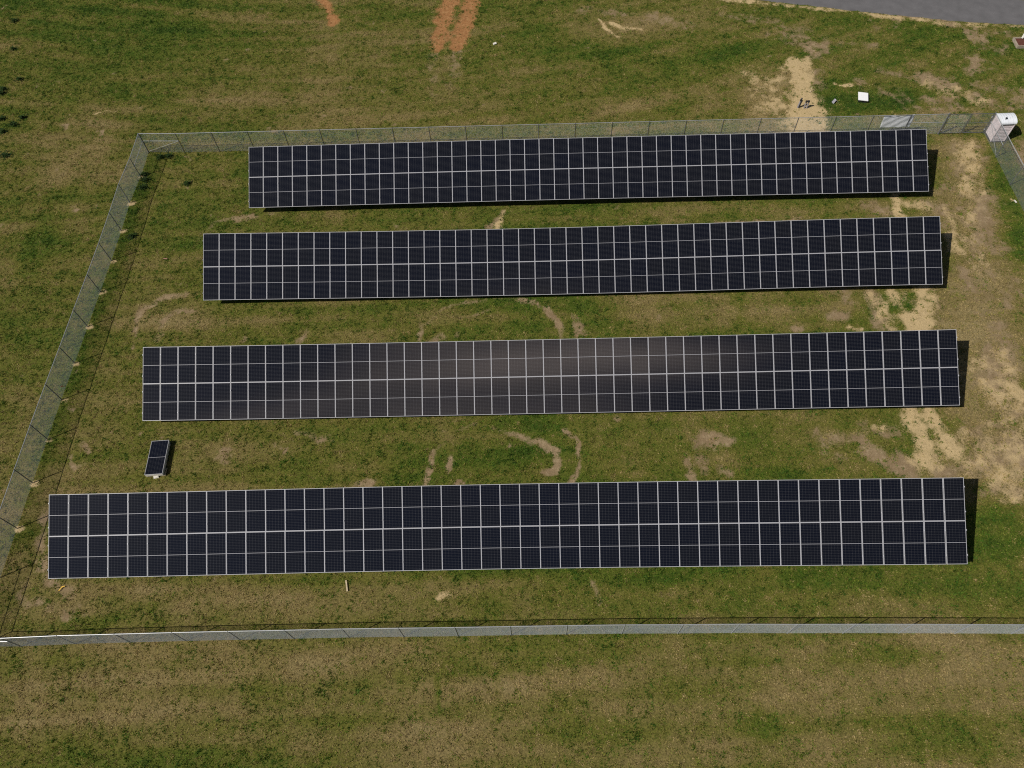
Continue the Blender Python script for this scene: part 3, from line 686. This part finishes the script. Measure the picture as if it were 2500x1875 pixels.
# ---------------------------------------------------------------- things in the grass behind the far fence
def riser_single():
    b = at(1946.9, 262.7); root = empty('conduit_riser', (b.x, b.y, 0)); tag(root, 'slim leaning grey conduit stub with a black elbow, standing on the sandy path', 'conduit', 'conduit stubs on the sandy path')
    top = Vector((.10, .04, .82))
    mb = MB(); mb.tube((0, 0, -.2), top * .85, .06, 12); mb.build('pipe', M_PVC, root)
    mb = MB(); mb.tube((.10, -.02, -.2), (.19, .02, .62), .055, 12); mb.build('pipe', M_DARK, root)  # dark second tube stands in for the shaded right half of the stub
    mb = MB(); mb.tube(top * .8, top, .075, 12); mb.tube(top, top + Vector((.08, .02, .09)), .075, 12, .06); mb.tube((.17, .0, .58), (.2, .03, .72), .075, 12); mb.build('elbow', M_DARK, root)
def riser_double():
    b = at(1966, 263.7); root = empty('conduit_riser', (b.x, b.y, 0)); tag(root, 'pair of upright grey conduit pipes under a black cap, right one on the sandy path', 'conduit', 'conduit stubs on the sandy path')
    for x in (-.10, .12):
        mb = MB(); mb.tube((x, 0, -.2), (x, 0, .62), .062, 12); mb.build('pipe', M_PVC, root)
    mb = MB(); mb.tube((-.10, 0, .60), (-.10, 0, .74), .08, 12); mb.tube((.12, 0, .60), (.12, 0, .74), .08, 12); mb.tube((-.1, 0, .70), (.12, 0, .70), .07, 10); mb.build('cap', M_DARK, root)
riser_single(); riser_double()

b = atd(1864, 209) ; cx = Vector((31.79, 53.78, 0))
root = empty('utility_box', cx, math.radians(-16)); tag(root, 'low box with a bright white square lid on the grass right of the sandy path', 'utility box')
mb = MB(); mb.box(-.33, -.44, -.05, .33, .44, .27); mb.build('box_body', M_DARK, root)
mb = MB(); mb.box(-.41, -.53, .27, .41, .53, .315); mb.build('lid', M_WHITE, root)

b = at(2037, 250); root = empty('bent_sheet', (b.x, b.y, 0), math.radians(20)); tag(root, 'small bent offcut of pale sheet metal left of the white lidded box', 'sheet metal')
mb = MB(); mb.hexa([Vector(p) for p in ((-.2, -.14, 0), (-.18, -.14, 0), (-.18, .14, 0), (-.2, .14, 0), (-.01, -.12, .3), (.01, -.12, .3), (.01, .12, .3), (-.01, .12, .3))]); mb.build('upright_side', M_PVC, root)
mb = MB(); mb.hexa([Vector(p) for p in ((.28, -.16, 0), (.3, -.16, 0), (.3, .12, 0), (.28, .12, 0), (.012, -.12, .29), (.03, -.12, .30), (.03, .12, .30), (.012, .12, .29))]); mb.build('sloping_side', M_WHITE, root)

b = at(1977, 226); mb = MB(); mb.beam((0, 0, -.1), (.12, .18, .48), .045, .02)
o = mb.build('wooden_stake', M_WOOD, None, (b.x, b.y, 0)); tag(o, 'short pale wooden stake leaning at the right edge of the sandy path', 'stake')

a = at(845.3, 1417.5); b2 = at(848.4, 1444.4); c = (a + b2) / 2
mb = MB(); mb.beam(a - c + Vector((0, 0, .085)), b2 - c + Vector((0, 0, .07)), .085, .03)
o = mb.build('wooden_board', M_WOOD, None, (c.x, c.y, 0)); tag(o, 'short pale board lying on the grass below the nearest row of panels', 'board')

c = at(152.5, 1436.9); mb = MB(); mb.beam((-.14, -.16, .08), (.02, .12, .09), .05, .02); mb.beam((.0, .05, .10), (.17, .11, .10), .05, .02)
o = mb.build('marker_scrap', M_YELLOW, None, (c.x, c.y, 0)); tag(o, 'small yellow marker scrap near the left end of the nearest row', 'marker')
c = at(405, 633.5); mb = MB(); mb.beam((-.16, .05, .08), (.16, -.03, .10), .035, .03)
o = mb.build('painted_stick', principled('faded_pink_paint', (.5, .25, .2), .7), None, (c.x, c.y, 0)); tag(o, 'little faded pink stick lying between the left fence and the second row', 'stick')
c = at(184, 856); mb = MB(); mb.quad([(-.10, 0, .5), (.08, .02, .62), (.14, .05, .56), (-.02, .03, .42)]); mb.quad([(.05, .03, .52), (.12, .04, .5), (.2, .09, .36), (.15, .08, .34)])
o = mb.build('ribbon', M_RED, None, (-31.03 + .06, 28.55, 0)); tag(o, 'scrap of red ribbon caught on the left fence', 'ribbon'); mo = o.modifiers.new('thickness', 'SOLIDIFY'); mo.thickness = .004
c = at(2481, 493); mb = MB(); mb.box(-.05, -.14, .05, .05, .14, .09, Matrix.Rotation(.25, 4, 'Z'))
o = mb.build('carton_scrap', M_CARTON, None, (c.x - .1, c.y, 0)); tag(o, 'small white scrap lying at the foot of the right fence', 'scrap')
c = at(1208, 108); mb = MB(); mb.box(-.16, -.1, .03, .16, .1, .13, Matrix.Rotation(.5, 4, 'Z') @ Matrix.Rotation(.2, 4, 'X'))
o = mb.build('paper_scrap', M_CARTON, None, (c.x, c.y, 0)); tag(o, 'pale crumpled scrap on the green grass right of the orange wheel ruts', 'scrap')

# framed mulch bed at the right edge of the picture
bl_ = at(2481.5, 119); u = Vector((1, -.05, 0)).normalized(); v = Vector((.05, 1, 0)).normalized()
root = empty('planter_bed', (bl_.x, bl_.y, 0), math.radians(-4)); tag(root, 'timber framed bed of red brown mulch at the right edge below the road', 'planter')
for (x0, y0, x1, y1) in ((0, 0, .1, 1.3), (2.9, 0, 3.0, 1.3), (.1, 0, 2.9, .1), (.1, 1.2, 2.9, 1.3)):
    mb = MB(); mb.box(x0, y0, -.05, x1, y1, .26); mb.build('frame_plank', M_OLDWOOD, root)
mb = MB(); mb.box(.1, .1, -.05, 2.9, 1.2, .19); mb.build('mulch', M_MULCH, root)
mb = MB(); mb.beam((.75, -.22, .28), (1.05, .25, .34), .16, .05); mb.beam((.7, 1.1, .3), (1.15, 1.75, .36), .16, .05); mb.build('cross_plank', M_CARTON, root)

# ---------------------------------------------------------------- spare panel on a pallet
SP = Vector((-23.33, 22.72, 0)); ang = math.radians(0.5)
pal = empty('wooden_pallet', SP, ang); tag(pal, 'wooden pallet on the grass under the carton and the single spare panel', 'pallet')
for k in range(7): mb = MB(); mb.box(-.56, -1.20 + k * .355, .1, .60, -1.20 + k * .355 + .14, .125); mb.build('deck_board', M_WOOD, pal)
for x in (-.52, 0, .5): mb = MB(); mb.box(x - .045, -1.2, .03, x + .045, 1.07, .0985); mb.build('stringer', M_WOOD, pal)
mb = MB(); mb.beam((.63, -1.22, .10), (.70, -.72, .16), .05, .03); mb.build('loose_slat', M_WOOD, pal)
car = empty('panel_carton', SP + Vector((0, 0, .127)), ang); tag(car, 'torn white carton between the pallet and the spare solar panel', 'carton')
mb = MB(); mb.box(-.56, -1.215, 0, .56, 1.20, .21); mb.build('carton_body', M_CARTON, car)
mb = MB(); mb.hexa([Vector(p) for p in ((-.1, -1.35, -.12), (.22, -1.30, -.12), (.22, -1.217, .02), (-.1, -1.217, .02), (-.1, -1.355, -.11), (.22, -1.305, -.11), (.22, -1.217, .035), (-.1, -1.217, .035))]); mb.build('torn_flap', M_CARTON, car)
pan = link('spare_solar_panel', ME_PANEL, None, mat=Matrix.Translation(SP + Vector((0, .01, .375))) @ Matrix.Rotation(ang, 4, 'Z')); add_cells(pan)
tag(pan, 'single spare solar panel lying flat on a carton between the two nearest rows', 'solar panel')

# ---------------------------------------------------------------- dark weeds
M_LEAF = []
for k, cc in enumerate(((0.020, 0.040, 0.010), (0.034, 0.060, 0.012), (0.024, 0.044, 0.016))):
    M_LEAF.append(principled('weed_leaf', cc, .85, 0, .08))
def weed(px, py, rad, label):
    p = at(px, py); V = []; F = []; MI = []
    nleaf = int(70 + 130 * rad)
    for i in range(nleaf):
        a = random.uniform(0, 2 * math.pi); q = abs(random.gauss(0, .5)) * rad * (1 + .35 * math.sin(3 * a + px)); z = random.uniform(.02, max(.05, .24 * (1 - .6 * q / rad)))
        c = Vector((math.cos(a) * q * 1.2, math.sin(a) * q * .9, z)); L = random.uniform(.09, .2)
        d = Vector((math.cos(a + random.gauss(0, .7)), math.sin(a + random.gauss(0, .7)), random.uniform(-.2, .9))).normalized()
        s = d.cross(EZ).normalized() * L * .3; k = len(V)
        V += [tuple(c), tuple(c + d * L * .5 + s), tuple(c + d * L), tuple(c + d * L * .5 - s)]; F.append((k, k + 1, k + 2, k + 3)); MI.append(random.randrange(3))
        V += [(.008, 0, 0), (0, .008, 0)]; F.append((k, k + 4, k + 5)); MI.append(0)
    me = bpy.data.meshes.new('weed_leaves'); me.from_pydata(V, [], F)
    for m in M_LEAF: me.materials.append(m)
    me.polygons.foreach_set('material_index', MI); me.update()
    o = link('weed_clump', me, None, (p.x, p.y, 0)); tag(o, label, 'weed', 'dark weed clumps')
for w in [(8, 219, .42, 'large dark weed clump at the left edge, upper of two touching'),
          (6, 229, .34, 'dark weed clump at the left edge, just under the larger one it touches'),
          (55, 289, .32, 'small dark weed clump above the bushy one near the left edge'),
          (34, 306, .50, 'bushy dark weed clump near the left edge, lower left of the pale streak'),
          (5, 291, .34, 'dark weed clump cut by the left edge, left of the bushy one'),
          (7, 323, .40, 'dark weed clump at the left edge, below the bushy one'),
          (14, 382, .52, 'wide dark weed clump at the left edge, level with the fence corner'),
          (36, 52, .36, 'dark weed clump highest up near the top left corner'),
          (33, 121, .26, 'tiny dark weed clump at the left, between the topmost weed and the large ones'),
          (48, 195, .28, 'tiny dark weed clump right of the large pair at the left edge'),
          (413, 383, .36, 'dark weed clump inside the far left fence corner, right one of the two there'),
          (392, 386, .30, 'dark weed clump inside the far left fence corner, left one of the two there'),
          (352, 428, .34, 'dark weed clump at the foot of the first post down the left fence'),
          (355, 441, .42, 'wide dark weed clump below the first post down the left fence'),
          (349, 460, .38, 'dark weed clump midway between the first and second posts down the left fence'),
          (324, 578, .34, 'dark weed clump in the shadow of the left fence, below its third post'),
          (457, 450, .26, 'small dark weed clump alone on the grass left of the farthest row')]:
    weed(*w)
